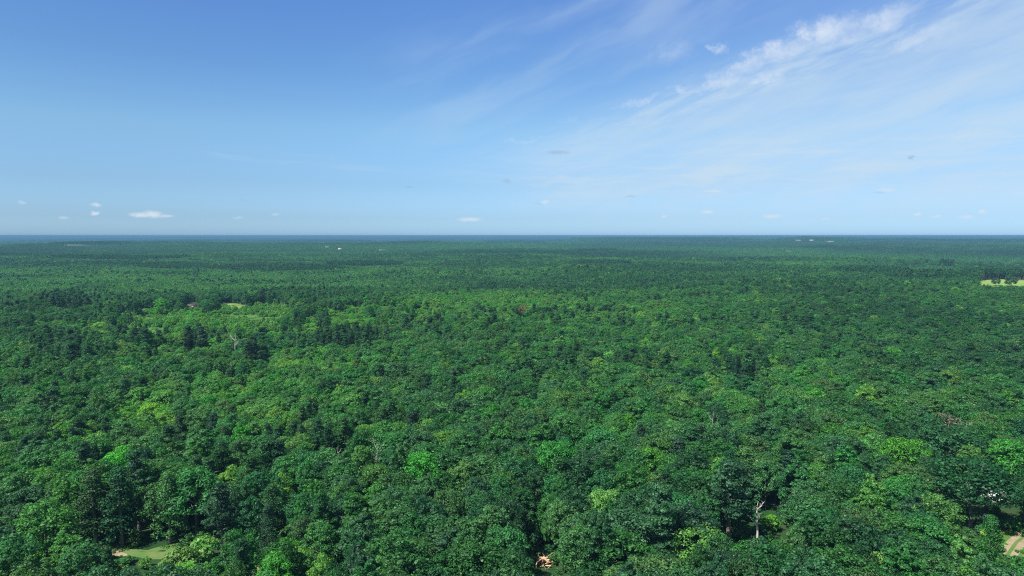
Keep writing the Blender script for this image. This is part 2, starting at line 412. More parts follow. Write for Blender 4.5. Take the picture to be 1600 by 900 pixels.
PALEDIRT = patch_mat('pale_gravel', [(.3, (.30, .29, .26)), (.7, (.48, .46, .42))], .3, 2.5)

# ------------------------------------------------------------------ far farmsteads stand on low knolls
FARMS = [(118, 382, 26, 'long'), (512, 387.5, 9, 'shed'), (531, 391.5, 6, 'shed'), (600, 391.5, 15, 'long'), (350, 402, 18, 'field'), (1247, 376.5, 9, 'shed'), (1268, 377.5, 7, 'shed'), (1297, 375.5, 10, 'long'), (1232, 391, 6, 'field'), (898, 424.5, 12, 'field'), (1390, 385.5, 8, 'field')]
FARM_POS = []
for px, py, w, kind in FARMS:
    x, y, z = at(px, py, 17.0)
    dist = math.hypot(x, y)
    if dist > 6500: x, y = x * 6500 / dist, y * 6500 / dist
    FARM_POS.append([x, y])
for (x, y), f in zip(FARM_POS, FARMS):
    base_h = hz(x, y)
    d = math.hypot(x, y); r = ray(f[0], f[1]); want = CAM_Z + r.z / math.hypot(r.x, r.y) * d
    FARM_KNOLLS.append((x, y, 260.0 if d > 3000 else 110.0, max(0.0, want - base_h - 2.0)))

# ------------------------------------------------------------------ ground: one sheet out past the horizon
rings = [0, 60, 100, 130]
while rings[-1] < 60000: rings.append(rings[-1] * 1.055 + 1)
na = 260
ang = np.linspace(-math.pi, math.pi, na, endpoint=False)
rr, aa = np.meshgrid(np.array(rings[1:]), ang, indexing='ij')
gx, gy = rr * np.sin(aa), rr * np.cos(aa)
gz = height(gx, gy)
V = np.concatenate([[[0, 0, hz(0, 0)]], np.stack([gx, gy, gz], -1).reshape(-1, 3)])
Q = []
nr = len(rings) - 1
for k in range(na): Q.append((0, 1 + (k + 1) % na, 1 + k, 1 + k))
i_, k_ = np.meshgrid(np.arange(nr - 1), np.arange(na), indexing='ij')
k2 = (k_ + 1) % na
Q = np.concatenate([np.array(Q), np.stack([1 + i_ * na + k_, 1 + i_ * na + k2, 1 + (i_ + 1) * na + k2, 1 + (i_ + 1) * na + k_], -1).reshape(-1, 4)])
ground = mesh_obj('ground', V, Q, [ground_mat()], smooth=True)
bpy.context.view_layer.update()
ground.data.validate()
tag(ground, 'dark forest floor under the woods reaching to the horizon', kind='structure')

def ground_z(x, y):
    ok, loc, n, i = ground.ray_cast(Vector((x, y, 500)), Vector((0, 0, -1)))
    return loc.z if ok else hz(x, y)
def gzs(X, Y):
    return np.array([ground_z(a, b) for a, b in zip(X, Y)])
def patch(name, label, outline, mat, lift=.06, cell=None, rng=np.random.default_rng(5)):
    """a flat-lying sheet that follows the ground inside an outline given as photo pixels"""
    P = np.array([at(px, py)[:2] for px, py in outline])
    c = P.mean(0); n = 40
    # resample outline smoothly
    T_ = np.linspace(0, len(P), n, endpoint=False)
    pts = []
    for t in T_:
        i = int(t); f = t - i
        p0, p1, p2, p3 = P[(i - 1) % len(P)], P[i % len(P)], P[(i + 1) % len(P)], P[(i + 2) % len(P)]
        pts.append(.5 * (2 * p1 + (p2 - p0) * f + (2 * p0 - 5 * p1 + 4 * p2 - p3) * f * f + (3 * p1 - p0 - 3 * p2 + p3) * f ** 3))
    pts = np.array(pts); pts = c + (pts - c) * rng.uniform(.93, 1.07, (n, 1))
    V = [(*c, ground_z(*c) + lift)]; Q = []; nk = 10
    for j in range(1, nk + 1):
        for p in pts:
            q = c + (p - c) * j / nk
            V.append((q[0], q[1], ground_z(*q) + lift))
    for k in range(n):
        Q.append((0, 1 + k, 1 + (k + 1) % n, 1 + (k + 1) % n))
        for j in range(nk - 1):
            a, b = 1 + j * n, 1 + (j + 1) * n
            Q.append((a + k, b + k, b + (k + 1) % n, a + (k + 1) % n))
    o = mesh_obj(name, np.array(V), np.array(Q), [mat]); o.data.validate()
    return tag(o, label, kind='structure')

patch('grass_clearing', 'green and tan grass strip in the clearing at the lower left', [(156, 855), (190, 868), (240, 874), (310, 874), (335, 856), (305, 846), (258, 852), (212, 863)], DRYGRASS)
patch('dirt_path', 'bare tan dirt at the left end of the grass clearing', [(150, 843), (172, 858), (200, 867), (178, 869), (150, 852)], DIRT, .13)
patch('grass_field', 'bright mown grass beside the dirt track at the lower right', [(1555, 850), (1570, 828), (1640, 815), (1660, 880), (1590, 876)], GRASS)
patch('grass_clearing', 'sunlit yellow green grass of the distant left clearing', [(334, 480), (343, 474), (368, 472), (388, 475), (398, 480), (372, 483), (350, 483)], DRYFIELD, .1)
patch('grass_clearing', 'green open ground with young trees in the left clearing', [(190, 520), (230, 492), (330, 486), (470, 486), (660, 488), (640, 506), (450, 520), (300, 530)], GRASS, .05)
patch('hay_field', 'pale yellow green hay field at the far right', [(1520, 446), (1528, 439), (1560, 437), (1640, 438), (1660, 446), (1590, 448)], FIELD, .15)
patch('dirt_patch', 'patch of orange dirt at the bottom edge of the wood', [(386, 886), (400, 884), (406, 896), (392, 904)], DIRT, .1)
patch('gravel_patch', 'pale gravel patch showing between trees at the lower left', [(40, 852), (58, 848), (62, 858), (46, 864)], PALEDIRT, .1)

# dirt track: sheet with two worn wheel ruts
def track():
    L = [(1574, 868), (1588, 848), (1615, 828), (1660, 808)]
    P = np.array([at(*p)[:2] for p in L]); pts = []
    for i in range(len(P) - 1):
        for f in np.linspace(0, 1, 8, endpoint=False): pts.append(P[i] * (1 - f) + P[i + 1] * f)
    pts = np.array(pts); t = np.gradient(pts, axis=0); t /= np.linalg.norm(t, axis=1)[:, None]; nrm = np.stack([-t[:, 1], t[:, 0]], 1)
    offs = [-2.3, -1.75, -1.2, -.5, 0, .5, 1.2, 1.75, 2.3]; dz = [.1, .13, .11, .13, .16, .13, .11, .13, .1]
    V = [(*(p + n * o), ground_z(*(p + n * o)) + z) for p, n in zip(pts, nrm) for o, z in zip(offs, dz)]
    Q = [(i * 9 + k, i * 9 + k + 1, (i + 1) * 9 + k + 1, (i + 1) * 9 + k) for i in range(len(pts) - 1) for k in range(8)]
    M = [1 if k in (3, 4) else 0 for i in range(len(pts) - 1) for k in range(8)]
    o = mesh_obj('road', np.array(V), np.array(Q), [DIRT, DRYGRASS], midx=M); o.data.validate()
    tag(o, 'tan dirt track with worn wheel ruts at the lower right edge', kind='structure')
track()

# ------------------------------------------------------------------ tree prototypes
SPEC = [  # kind, R, z0, z1, lobes, quads, leaf size
    ('oak', 5.2, 5.0, 17.5, 74, 88, 0.36), ('oak', 5.6, 4.5, 16.5, 80, 86, 0.38), ('oak', 4.8, 4.5, 18.5, 70, 86, 0.35), ('oak', 6.0, 5.0, 17.0, 86, 83, 0.38), ('oak', 5.0, 4.0, 17.0, 64, 94, 0.34),
    ('oak', 3.9, 4.0, 20.0, 67, 86, 0.33), ('oak', 4.2, 4.0, 19.0, 64, 86, 0.32),
    ('pine', 4.2, 9.0, 21.5, 74, 88, 0.30), ('pine', 3.9, 9.0, 20.5, 67, 88, 0.29), ('pine', 4.5, 8.0, 20.0, 77, 86, 0.30), ('cone', 3.8, 3.0, 18.5, 74, 80, 0.28)]
NEAR, NEAR_PART = [], []
protos = bpy.data.collections.new('tree_sources')       # never linked: holds only the shapes the forest is grown from
def joined(crown, trunk):
    V1, Q1, _ = crown.get(); V2, Q2, _ = trunk.get()
    return np.concatenate([V1, V2]), np.concatenate([Q1, Q2 + len(V1)]), np.concatenate([np.zeros(len(Q1)), np.ones(len(Q2))])
for i, (k, R, z0, z1, nl, nq, ls) in enumerate(SPEC):
    rng = np.random.default_rng(100 + i)
    cg, tg = crown_geo(rng, k, R, z0, z1, nl, nq, ls), trunk_geo(rng, k, R, z0, z1)
    co, to = cg.obj('crown', [LEAF], link=False), tg.obj('trunk', [BARK], link=False)
    co.data.validate()
    NEAR_PART.append((co, to, k, R, z1))
    V, Q, M = joined(cg, tg)
    o = mesh_obj('p%02d' % i, V, Q, [LEAF, BARK], midx=M, link=False); o.data.validate()
    protos.objects.link(o)
N_NEAR = len(SPEC)
for i, (k, R, z0, z1) in enumerate([('oak', 5.8, 6, 17.0), ('oak', 6.4, 6, 16.6), ('oak', 5.0, 5, 18), ('oak', 6.0, 6, 17), ('pine', 4.4, 8, 19.5), ('pine', 4.2, 8, 19), ('oak', 4.6, 4, 18.5)]):
    rng = np.random.default_rng(200 + i)
    cg = crown_geo(rng, k, R, z0, z1, 34, 18, .72); tg = Geo(); tube(tg, [(0, 0, 0), (0, 0, z1 * .8)], [.35, .12], 4)
    V, Q, M = joined(cg, tg)
    o = mesh_obj('p%02d' % (N_NEAR + i), V, Q, [LEAF, BARK], midx=M, link=False); o.data.validate(); protos.objects.link(o)
N_MID = 7
SHRUB0 = N_NEAR + N_MID
for i in range(2):
    rng = np.random.default_rng(300 + i)
    cg = crown_geo(rng, 'oak', 2.6, .2, 4.6, 20, 46, .42); tg = Geo(); tube(tg, [(0, 0, -.2), (0, 0, 2.4)], [.12, .05], 4)
    V, Q, M = joined(cg, tg)
    o = mesh_obj('p%02d' % (SHRUB0 + i), V, Q, [LEAF, BARK], midx=M, link=False); o.data.validate(); protos.objects.link(o)
# far tiles: blocks of canopy with every crown modelled as a small clump
def tile(idx, size, spacing, R, top, seed, quads, ql, pine=0.0):
    rng = np.random.default_rng(seed); g = Geo(); sh = []
    n = int(size / spacing)
    for a in range(n):
        for b in range(n):
            x = (a + .5 + rng.uniform(-.4, .4)) * spacing - size / 2; y = (b + .5 + rng.uniform(-.4, .4)) * spacing - size / 2
            if rng.random() < .05: continue
            r = R * rng.uniform(.75, 1.3); h = top * rng.uniform(.8, 1.15); p = rng.random() < pine
            if p: r *= .75; h *= 1.2
            w = ICO_V * (r, r, r * .8) * rng.uniform(.75, 1.15, (12, 1)); v0 = g.n
            g.add(np.array((x, y, h - r * .75)) + w, ICO_Q)
            if quads:
                d = rng.normal(0, 1, (quads, 3)); d[:, 2] = np.abs(d[:, 2]); d /= np.linalg.norm(d, axis=1)[:, None]
                P, Qd = leaf_quads(rng, np.array((x, y, h - r * .75)) + d * r * (1, 1, .8) * .95, d, ql, .2)
                g.add(P, Qd)
            s_ = np.clip((rng.normal(.18, .08) if p else rng.normal(.37, .14)), 0, 1)
            sh.append(np.full(g.n - v0, s_))
    V, Q, _ = g.get()
    o = mesh_obj('p%02d' % idx, V, Q, [TILE], link=False)
    at_ = o.data.attributes.new('shade', 'FLOAT', 'POINT'); at_.data.foreach_set('value', np.concatenate(sh).astype(np.float32))
    o.data.validate(); protos.objects.link(o)
TILE = leaf_mat('distant_foliage', per_vertex=True)
T0 = SHRUB0 + 2
tile(T0, 80, 8.0, 5.0, 18, 1, 7, 1.7, .15); tile(T0 + 1, 80, 8.0, 5.2, 17, 2, 7, 1.7, .15); tile(T0 + 2, 80, 7.0, 4.4, 21, 3, 7, 1.5, .9)
tile(T0 + 3, 400, 17, 11, 18, 4, 2, 5, .2); tile(T0 + 4, 400, 17, 11, 18, 5, 2, 5, .2); tile(T0 + 5, 400, 14, 8.5, 21, 6, 2, 4, .9)

# ------------------------------------------------------------------ which trees stand where
# openings (photo pixels: cx, cy, rx, ry): no tall tree may cover them
OPEN = [(248, 862, 72, 12, 12), (165, 853, 18, 9, 10), (1588, 848, 26, 24, 12), (358, 478, 22, 3.2, 20), (385, 486, 14, 1.2, 22), (1568, 441, 40, 3.5, 14), (396, 892, 9, 9, 8), (846, 876, 19, 19, 9), (50, 856, 11, 8, 8),
        (300, 478, 13, 5, 7), (1572, 778, 26, 12, 11), (1540, 808, 8, 7, 9), (1588, 772, 12, 9, 9), (1179, 814, 20, 22, 9)]
# dark gaps in the canopy (a tree whose crown centre shows here is missing)
GAPS = [(222, 800, 20, 52), (232, 838, 16, 14), (905, 765, 15, 14), (962, 772, 17, 14), (846, 838, 7, 18), (1153, 812, 14, 14), (650, 802, 12, 11), (505, 770, 14, 9), (528, 698, 12, 9), (1226, 806, 14, 9), (1008, 876, 12, 14), (1541, 785, 22, 10),
        (1441, 757, 11, 9), (455, 812, 18, 8), (660, 627, 9, 8), (585, 668, 10, 8), (30, 862, 9, 10), (430, 650, 8, 8), (890, 640, 8, 7), (1360, 655, 12, 8), (25, 640, 12, 7)]
# patches of special growth: (cx, cy, rx, ry, tint, pine share or None, scale, density keep, use shrub)
GROW = [(320, 504, 130, 18, .95, .05, .42, .8, .45), (450, 501, 130, 18, .92, .08, .42, .8, .4), (595, 495, 85, 12, .86, .1, .5, .85, .2), (235, 498, 55, 12, .96, .05, .38, .75, .6), (400, 482, 60, 7, .8, .05, .3, .5, .7),
        (480, 464, 150, 5, .34, .6, .9, .9, 0),
        (370, 640, 110, 24, .70, .05, .85, 1, 0), (225, 640, 70, 22, .90, .05, .75, 1, .15), (480, 560, 90, 20, .74, .1, .8, 1, 0), (340, 600, 120, 20, .70, .1, .8, 1, 0), (300, 868, 55, 22, .93, 0, .6, 1, .5), (290, 545, 60, 14, .72, .05, .7, 1, .1), (110, 510, 90, 12, .6, .1, .8, 1, 0),
        (460, 890, 60, 14, .97, 0, .6, 1, .4), (1370, 780, 50, 35, .74, .1, .8, 1, 0), (1480, 800, 50, 22, .76, 0, .85, 1, 0), (1510, 890, 25, 22, .8, 0, .8, 1, 0), (75, 825, 50, 28, .76, 0, .85, 1, 0),
        (60, 393, 75, 9, .16, .8, .95, 1, 0), (150, 381, 60, 3, .16, .8, 1, 1, 0), (430, 419, 110, 5, .18, .7, 1.05, 1, 0), (270, 416, 60, 5, .2, .7, 1.05, 1, 0), (570, 413, 60, 3.5, .12, .8, 1.1, 1, 0), (190, 402, 110, 4, .18, .7, 1.1, 1, 0),
        (930, 391, 30, 2.5, .14, .6, 1.08, 1, 0), (940, 411, 45, 2.6, .16, .6, 1.08, 1, 0), (1360, 423, 60, 4, .18, .7, 1.15, 1, 0), (1450, 431, 70, 5, .2, .6, 1.15, 1, 0), (1480, 412, 14, 5, .12, .8, 1.15, 1, 0), (1560, 426, 60, 5, .2, .6, 1.15, 1, 0),
        (1420, 411, 75, 5, .50, 0, .42, 1, 0), (1540, 416, 50, 4, .52, 0, .42, 1, 0), (1180, 402, 160, 8, .42, .3, .7, 1, 0),
        (100, 545, 60, 22, .2, .6, 1.1, 1, 0), (205, 532, 32, 10, .12, .8, 1.1, 1, 0), (306, 528, 16, 9, .08, 1, 1.1, 1, 0), (400, 556, 20, 10, .08, .9, 1.15, 1, 0), (545, 530, 50, 12, .15, .7, 1.1, 1, 0), (1170, 580, 30, 20, .15, .8, 1.1, 1, 0), (100, 475, 40, 9, .12, .7, 1.2, 1, 0)]
# trees that stand out: px, py (crown middle), proto, tint, crown width in px, label
NAMED = [
    (72, 818, 0, .76, 66, 'light green broad tree standing right of the pale gravel patch'),
    (188, 724, 4, .99, 50, 'bright lime green crown rising above the dark left wood'),
    (146, 768, 10, .24, 60, 'tall dark pine left of the deep shaded hollow at the lower left'),
    (187, 766, 10, .20, 58, 'dark pine on the left rim of the shaded hollow behind the grass clearing'),
    (214, 738, 8, .18, 52, 'dark pine at the top of the shaded hollow at the lower left'),
    (263, 770, 10, .52, 46, 'narrow green tree on the right rim of the shaded hollow'),
    (305, 762, 1, .42, 78, 'broad rounded green tree up and right of the shaded hollow'),
    (102, 772, 5, .70, 40, 'olive green slender tree left of the dark pines at the lower left'),
    (282, 868, 16, .88, 44, 'bright lime shrubby tree at the right end of the grass clearing'),
    (318, 852, 16, .92, 40, 'yellow green bushy tree behind the right end of the grass clearing'),
    (428, 892, 4, .94, 54, 'brilliant lime green tree beside the orange dirt at the bottom edge'),
    (503, 893, 4, 1.0, 42, 'smaller brilliant lime tree, second along the bottom edge'),
    (662, 732, 3, .80, 66, 'large yellow green rounded tree in the left centre of the wood'),
    (722, 745, 0, .72, 50, 'fresh green tree touching the right of the large yellow green one'),
    (588, 776, 4, .84, 42, 'yellow green crown left of the dark gap below the yellow green giant'),
    (486, 770, 5, .82, 28, 'slim yellow green tree between two dark gaps left of centre'),
    (702, 792, 1, .44, 62, 'round mid green tree just right of the small dark gap left of centre'),
    (565, 716, 6, .58, 40, 'pale grey green tree between the two bare white forked snags'),
    (868, 712, 3, .70, 66, 'broad olive green tree in the middle of the wood'),
    (1020, 722, 1, .76, 58, 'broad yellow green tree right of centre above the tall dark pines'),
    (935, 652, 4, .97, 26, 'small vivid green crown in the middle distance at centre'),
    (982, 662, 6, .86, 30, 'yellow green crown beside a dark hollow in the middle distance'),
    (1140, 758, 9, .22, 84, 'large blue green pine with a bare trunk left of the dead white snag'),
    (1035, 802, 7, .34, 72, 'tall pine showing its bare trunk at the bottom centre right'),
    (1204, 812, 16, 1.0, 28, 'small lime tree right behind the dead white snag'),
    (1412, 708, 3, .80, 62, 'round olive yellow tree standing out on the right side'),
    (1480, 690, 3, .30, 88, 'very broad smooth dark green tree above the blue green giant'),
    (1520, 748, 3, .20, 92, 'wide blue green tree behind the half hidden white trailer'),
    (1362, 772, 5, .80, 40, 'bright green upright tree on the right, below the olive yellow crown'),
    (1468, 802, 0, .72, 54, 'bright green tree in front of the shaded right hollow'),
    (1366, 890, 4, .97, 44, 'lime green crown cut by the bottom edge on the right'),
    (1500, 868, 5, .93, 34, 'narrow lime green tree at the lower right near the dirt track'),
    (1582, 712, 1, .72, 56, 'bright green tree at the right edge above the white trailer'),
    (1548, 838, 10, .42, 40, 'dark conical tree just left of the dirt track'),
    (1484, 590, 4, .84, 32, 'yellow lime crown in the right middle distance'),
    (1010, 540, 4, .86, 26, 'yellow green crown in the centre middle distance'),
    (838, 843, 16, 1.0, 17, 'tiny lime sapling just above the pile of cut timber'),
    (790, 850, 1, .52, 66, 'rounded green tree left of the pile of cut timber'),
    (905, 850, 0, .50, 66, 'rounded green tree right of the pile of cut timber'),
    (25, 880, 2, .35, 60, 'dark green tree in the bottom left corner below the gravel'),
    (125, 880, 1, .48, 62, 'green tree in front of the grass clearing at the bottom left'),
    (345, 790, 8, .05, 46, 'thin blackish pine thicket tree between green crowns at the left'),
]
rng = np.random.default_rng(11)
SP = 7.9
R_SINGLE, R_NEAR = 3000.0, 1200.0
def in_ell(PX, PY, e): return ((PX - e[0]) / e[2]) ** 2 + ((PY - e[1]) / e[3]) ** 2 < 1
rows = np.arange(100, R_SINGLE, SP * .87)
XS, YS = [], []
for j, yy in enumerate(rows):
    half = yy * .86 + 60
    xs = np.arange(-half, half, SP) + (j % 2) * SP / 2
    XS.append(xs); YS.append(np.full(len(xs), yy))
X = np.concatenate(XS); Y = np.concatenate(YS)
X += rng.uniform(-2.8, 2.8, len(X)); Y += rng.uniform(-2.8, 2.8, len(Y))
D = np.hypot(X, Y)
keep = (D < R_SINGLE) & (rng.random(len(X)) > .05)
X, Y, D = X[keep], Y[keep], D[keep]
Z = height(X, Y)
n = len(X)
stand = vnoise(X / 90, Y / 90, 21) * .6 + vnoise(X / 33, Y / 33, 22) * .4          # mixed stands
pine_p = np.clip(.06 + (stand - .58) * 1.2 + .08 * sstep(700, 1600, D), .01, .45)
is_pine = rng.random(n) < pine_p
broad = vnoise(X / 420, Y / 420, 26)
tintn = vnoise(X / 140, Y / 140, 23)
tint = np.clip(.475 + (tintn - .5) * .36 + (broad - .5) * .5 + rng.normal(0, .13, n), .10, .84)
tint = tint - .09 * sstep(600, 1500, D); hot = rng.random(n); tint = np.where(hot > .975, rng.uniform(.84, .97, n), tint)
tint = np.where(is_pine, np.clip(rng.normal(.20, .08, n), 0, .4), tint)
scl = 1.12 * rng.lognormal(0, .23, n) * (.92 + .25 * (vnoise(X / 60, Y / 60, 24)))
scl = np.clip(scl, .55, 1.65); hsc = np.clip(.84 + .17 * scl + rng.normal(0, .045, n), .6, 1.25)
shrub = np.zeros(n, bool); alive = np.ones(n, bool)
CPX, CPY = project(X, Y, Z + 14 * hsc)
BPX, BPY = project(X, Y, Z)
for e in GROW:
    m_ = in_ell(CPX, CPY, e)
    if e[6] <= .62:
        for hh_ in (3, 8, 13, 18): m_ |= in_ell(*project(X, Y, Z + hh_), e)
    k = m_.sum()
    if not k: continue
    r = rng.random(k); edge_keep = rng.random(k) < .93
    idx = np.where(m_)[0][edge_keep]; k = len(idx); r = rng.random(k)
    is_pine[idx] = r < e[5]
    tint[idx] = np.clip(e[4] + rng.normal(0, .09, k) - np.where(r < e[5], .3 if e[4] > .4 else .0, 0), 0, 1)
    scl[idx] = np.clip(scl[idx] * (.5 + .5 * e[6]), .4, 1.5); hsc[idx] = hsc[idx] * e[6]
    alive[idx] &= rng.random(k) < e[7]
    shrub[idx] = (rng.random(k) < e[8]) & ~is_pine[idx]
TPX, TPY = project(X, Y, Z + 18 * hsc)
for e in OPEN:
    for f in (.05, .3, .55, .8, 1.0):
        alive &= ~in_ell(BPX + (TPX - BPX) * f, BPY + (TPY - BPY) * f, (e[0], e[1], e[2] + (5.0 * F / D if e[4] < 15 else 2), e[3] + 2))
for e in GAPS: alive &= ~in_ell(CPX, CPY, e)
NP = []
for px, py, pi, tn, w, lab in NAMED:
    k_, R_, zt = (SPEC[pi][0], SPEC[pi][1], SPEC[pi][3]) if pi < N_NEAR else ('shrub', 2.6, 4.6)
    x, y, z = at(px, py, zt * .72); dist = math.sqrt(x * x + y * y + (CAM_Z - z) ** 2)
    s_ = w * dist / F / (2 * R_ * 1.05); hs = min(1.35, max(.75, .45 + .55 * s_)) if k_ != 'shrub' else s_ * .9
    x, y, z = at(px, py, zt * .72 * hs)
    NP.append((x, y, z, s_, hs, R_ * s_))
    alive &= np.hypot(X - x, Y - y) > R_ * s_ * .8 + 2.6
    # nothing in front may cover more than the foot of it
    cover = (np.abs(CPX - px) < w * .42) & (TPY < py + w * .18) & (BPY > py) & (D < math.hypot(x, y))
    alive &= ~cover
# bare and dying trees stay in view: (px, top, bottom, half width)
SEEN = [(1184, 786, 832, 9), (588, 690, 716, 7), (530, 698, 716, 9), (1113, 642, 672, 5), (367, 524, 554, 9), (361, 562, 586, 5), (836, 582, 597, 8), (130, 612, 632, 9), (264, 654, 673, 7), (1376, 620, 648, 5), (1510, 661, 678, 9), (720, 750, 774, 5),
        (1245, 798, 816, 5), (819, 480, 497, 10), (1480, 645, 682, 20), (851, 862, 892, 13), (300, 472, 482, 8), (1555, 432, 446, 8), (1580, 430, 447, 10), (1540, 802, 813, 7), (1574, 766, 782, 18), (1035, 832, 862, 7), (1138, 800, 824, 5)]
for px, y0, y1, hw in SEEN:
    x, y, z = at(px, y1, 7); dd = math.hypot(x, y)
    alive &= ~((np.abs(CPX - px) < hw + 3.2 * F / D) & (TPY < y1 - .25 * (y1 - y0)) & (BPY > y0) & (D < dd - 1))
    alive &= np.hypot(X - x, Y - y) > 3.5
# sunny spots: (px, py, radius m): trees whose shade would fall on them are missing
for px, py, rad in [(200, 862, 6), (235, 862, 7), (270, 860, 7), (165, 856, 4), (851, 876, 4), (1183, 826, 5), (1588, 850, 9), (1572, 836, 7), (1595, 838, 8), (1540, 810, 3), (1580, 776, 5), (396, 892, 3)]:
    x, y, z = at(px, py)
    for hh_ in (6, 11, 16):
        o_ = hh_ * math.cos(SUN_EL) / math.sin(SUN_EL)
        qx, qy = X - math.sin(SUN_AZ) * o_, Y - math.cos(SUN_AZ) * o_
        alive &= np.hypot(qx - x, qy - y) > rad + 2.5
X, Y, Z, D, is_pine, tint, scl, hsc, shrub, CPX, CPY, TPY = (a[alive] for a in (X, Y, Z, D, is_pine, tint, scl, hsc, shrub, CPX, CPY, TPY))
n = len(X)
near = D < R_NEAR
idx = np.where(near, np.where(is_pine, rng.integers(7, 11, n), rng.integers(0, 7, n)), np.where(is_pine, N_NEAR + rng.integers(4, 7, n), N_NEAR + rng.integers(0, 4, n)))
idx = np.where(shrub, SHRUB0 + rng.integers(0, 2, n), idx)
sx = np.where(shrub, scl * 1.3, scl); sz = np.where(shrub, hsc * 1.3, hsc * np.where(is_pine, 1.0, 1.0))
rot = rng.uniform(0, 6.283, n)

# ------------------------------------------------------------------ individual trees: the ones that show largest
def tone(t): return ('dark blue green' if t < .24 else 'deep green' if t < .38 else 'mid green' if t < .52 else 'fresh green' if t < .66 else 'light green' if t < .8 else 'yellow green' if t < .92 else 'lime green')
vis = (CPX > -25) & (CPX < 1625) & (TPY < 893) & (D < 700) & ~shrub
ordn = np.argsort(D + np.where(vis, 0, 1e6))
ib = [i for i in ordn if vis[i] and not is_pine[i]][:300 - sum(1 for q in NAMED if q[2] < 7)]
rmax = max(D[i] for i in ib)
ip = [i for i in ordn if vis[i] and is_pine[i] and D[i] <= rmax + 5]
solo = ib + ip
LAND = [(851, 874, 'cut timber pile'), (1186, 812, 'dead white snag'), (662, 732, 'yellow green giant'), (1412, 708, 'olive yellow tree'), (1140, 758, 'large blue green pine'), (1480, 690, 'broad smooth dark tree'),
        (72, 818, 'pale gravel patch'), (188, 724, 'lime crown far left'), (222, 800, 'shaded hollow'), (428, 890, 'brilliant lime tree'), (1590, 850, 'dirt track'), (1570, 775, 'half hidden white trailer'),
        (868, 712, 'broad olive tree'), (1020, 722, 'yellow green tree centre right'), (305, 762, 'broad tree beside the hollow'), (505, 893, 'second lime tree'), (702, 792, 'round tree left of centre'),
        (1366, 890, 'lime crown bottom right'), (1362, 772, 'bright upright tree'), (250, 862, 'grass clearing'), (590, 706, 'left white forked snag'), (1035, 850, 'bare bottom pine trunk')]
bucket = {}
for i in solo:
    best = min(range(len(LAND)), key=lambda k: (LAND[k][0] - CPX[i]) ** 2 + (1.7 * (LAND[k][1] - CPY[i])) ** 2)
    dx, dy = CPX[i] - LAND[best][0], (CPY[i] - LAND[best][1]) * 1.7
    sec = ('right of' if dx > 0 else 'left of') if abs(dx) > abs(dy) else ('below' if dy > 0 else 'above')
    key = (tone(tint[i]), bool(is_pine[i]), best, sec)
    bucket.setdefault(key, []).append((dx * dx + dy * dy, i))
ORD = ['nearest', 'second', 'third', 'fourth', 'fifth', 'sixth', 'seventh', 'eighth', 'ninth', 'tenth', 'eleventh', 'twelfth']
LAB = {}
for (tn, pn, b, sec), lst in bucket.items():
    lst.sort()
    for q, (_, i) in enumerate(lst):
        sp = 'pine' if pn else 'broadleaf'
        LAB[i] = f"{tn} {sp}, {ORD[min(q, 11)] + ' such' if len(lst) > 1 else 'only such one'} {sec} the {LAND[b][2]}"
def plant_tree(pi, x, y, z, s_, hs, rz, tn, label, group=None, name=None):
    co, to, k, R_, zt = NEAR_PART[pi]
    root = empty(name or ('broadleaf_tree' if k == 'oak' else 'pine_tree' if k == 'pine' else 'conical_tree'), (x, y, z - .2), rz, (s_, s_, hs))
    c = co.copy(); c.parent = root; c['tint'] = float(tn); sc.collection.objects.link(c)
    t = to.copy(); t.parent = root; sc.collection.objects.link(t)
    tag(root, label, 'broadleaf tree' if k == 'oak' else 'pine tree' if k == 'pine' else 'conifer', group)
    return root
for i in solo:
    plant_tree(int(idx[i]), X[i], Y[i], Z[i], float(sx[i]), float(sz[i]), float(rot[i]), tint[i], LAB[i], 'pines in the near wood' if is_pine[i] else 'broadleaf trees of the near wood')
for (px, py, pi, tn, w, lab), (x, y, z, s_, hs, _) in zip(NAMED, NP):
    if pi < N_NEAR:
        plant_tree(pi, x, y, z, s_, hs, rng.uniform(0, 6.28), tn, lab, 'pines in the near wood' if SPEC[pi][0] == 'pine' else 'broadleaf trees of the near wood' if SPEC[pi][0] == 'oak' else None)
    else:
        g = crown_geo(np.random.default_rng(int(px)), 'oak', 2.6, .2, 4.6, 24, 50, .40)
        root = empty('shrub', (x, y, z - .1), 0, (s_, s_, hs)); c = g.obj('foliage', [LEAF], root); c['tint'] = float(tn); c.data.validate()
        tg = Geo(); tube(tg, [(0, 0, -.2), (.1, 0, 1.2), (0, .1, 2.6)], [.12, .08, .03], 5); tg.obj('stem', [BARK], root).data.validate()
        tag(root, lab, 'shrub')

# ------------------------------------------------------------------ the rest of the wood: one object grown from points
rest = np.ones(n, bool); rest[solo] = False
pts = [np.stack([X, Y, Z - .2], 1)[rest]]; a_i = [idx[rest]]; a_s = [np.stack([sx, sx, sz], 1)[rest]]; a_r = [rot[rest]]; a_t = [tint[rest]]
rest_u = np.where((D < 1500) & ~shrub)[0]
rest_u = rest_u[rng.random(len(rest_u)) < .75]
ux_, uy_ = X[rest_u] + rng.uniform(2.4, 4.6, len(rest_u)) * rng.choice([-1, 1], len(rest_u)), Y[rest_u] + rng.uniform(-4, 4, len(rest_u))
uz_ = height(ux_, uy_); us_ = rng.uniform(1.0, 1.9, len(rest_u)); uh_ = rng.uniform(1.6, 2.7, len(rest_u)) * np.clip(hsc[rest_u], .2, 1.0) ** 1.3; us_ *= np.clip(hsc[rest_u], .4, 1); ut_ = np.clip(np.where(is_pine[rest_u], .45, tint[rest_u]) + rng.normal(0, .08, len(rest_u)), .1, 1)
ud_ = np.hypot(ux_, uy_)
u0, v0 = project(ux_, uy_, uz_); u1, v1 = project(ux_, uy_, uz_ + 4.6 * uh_)
ok_ = np.ones(len(ux_), bool)
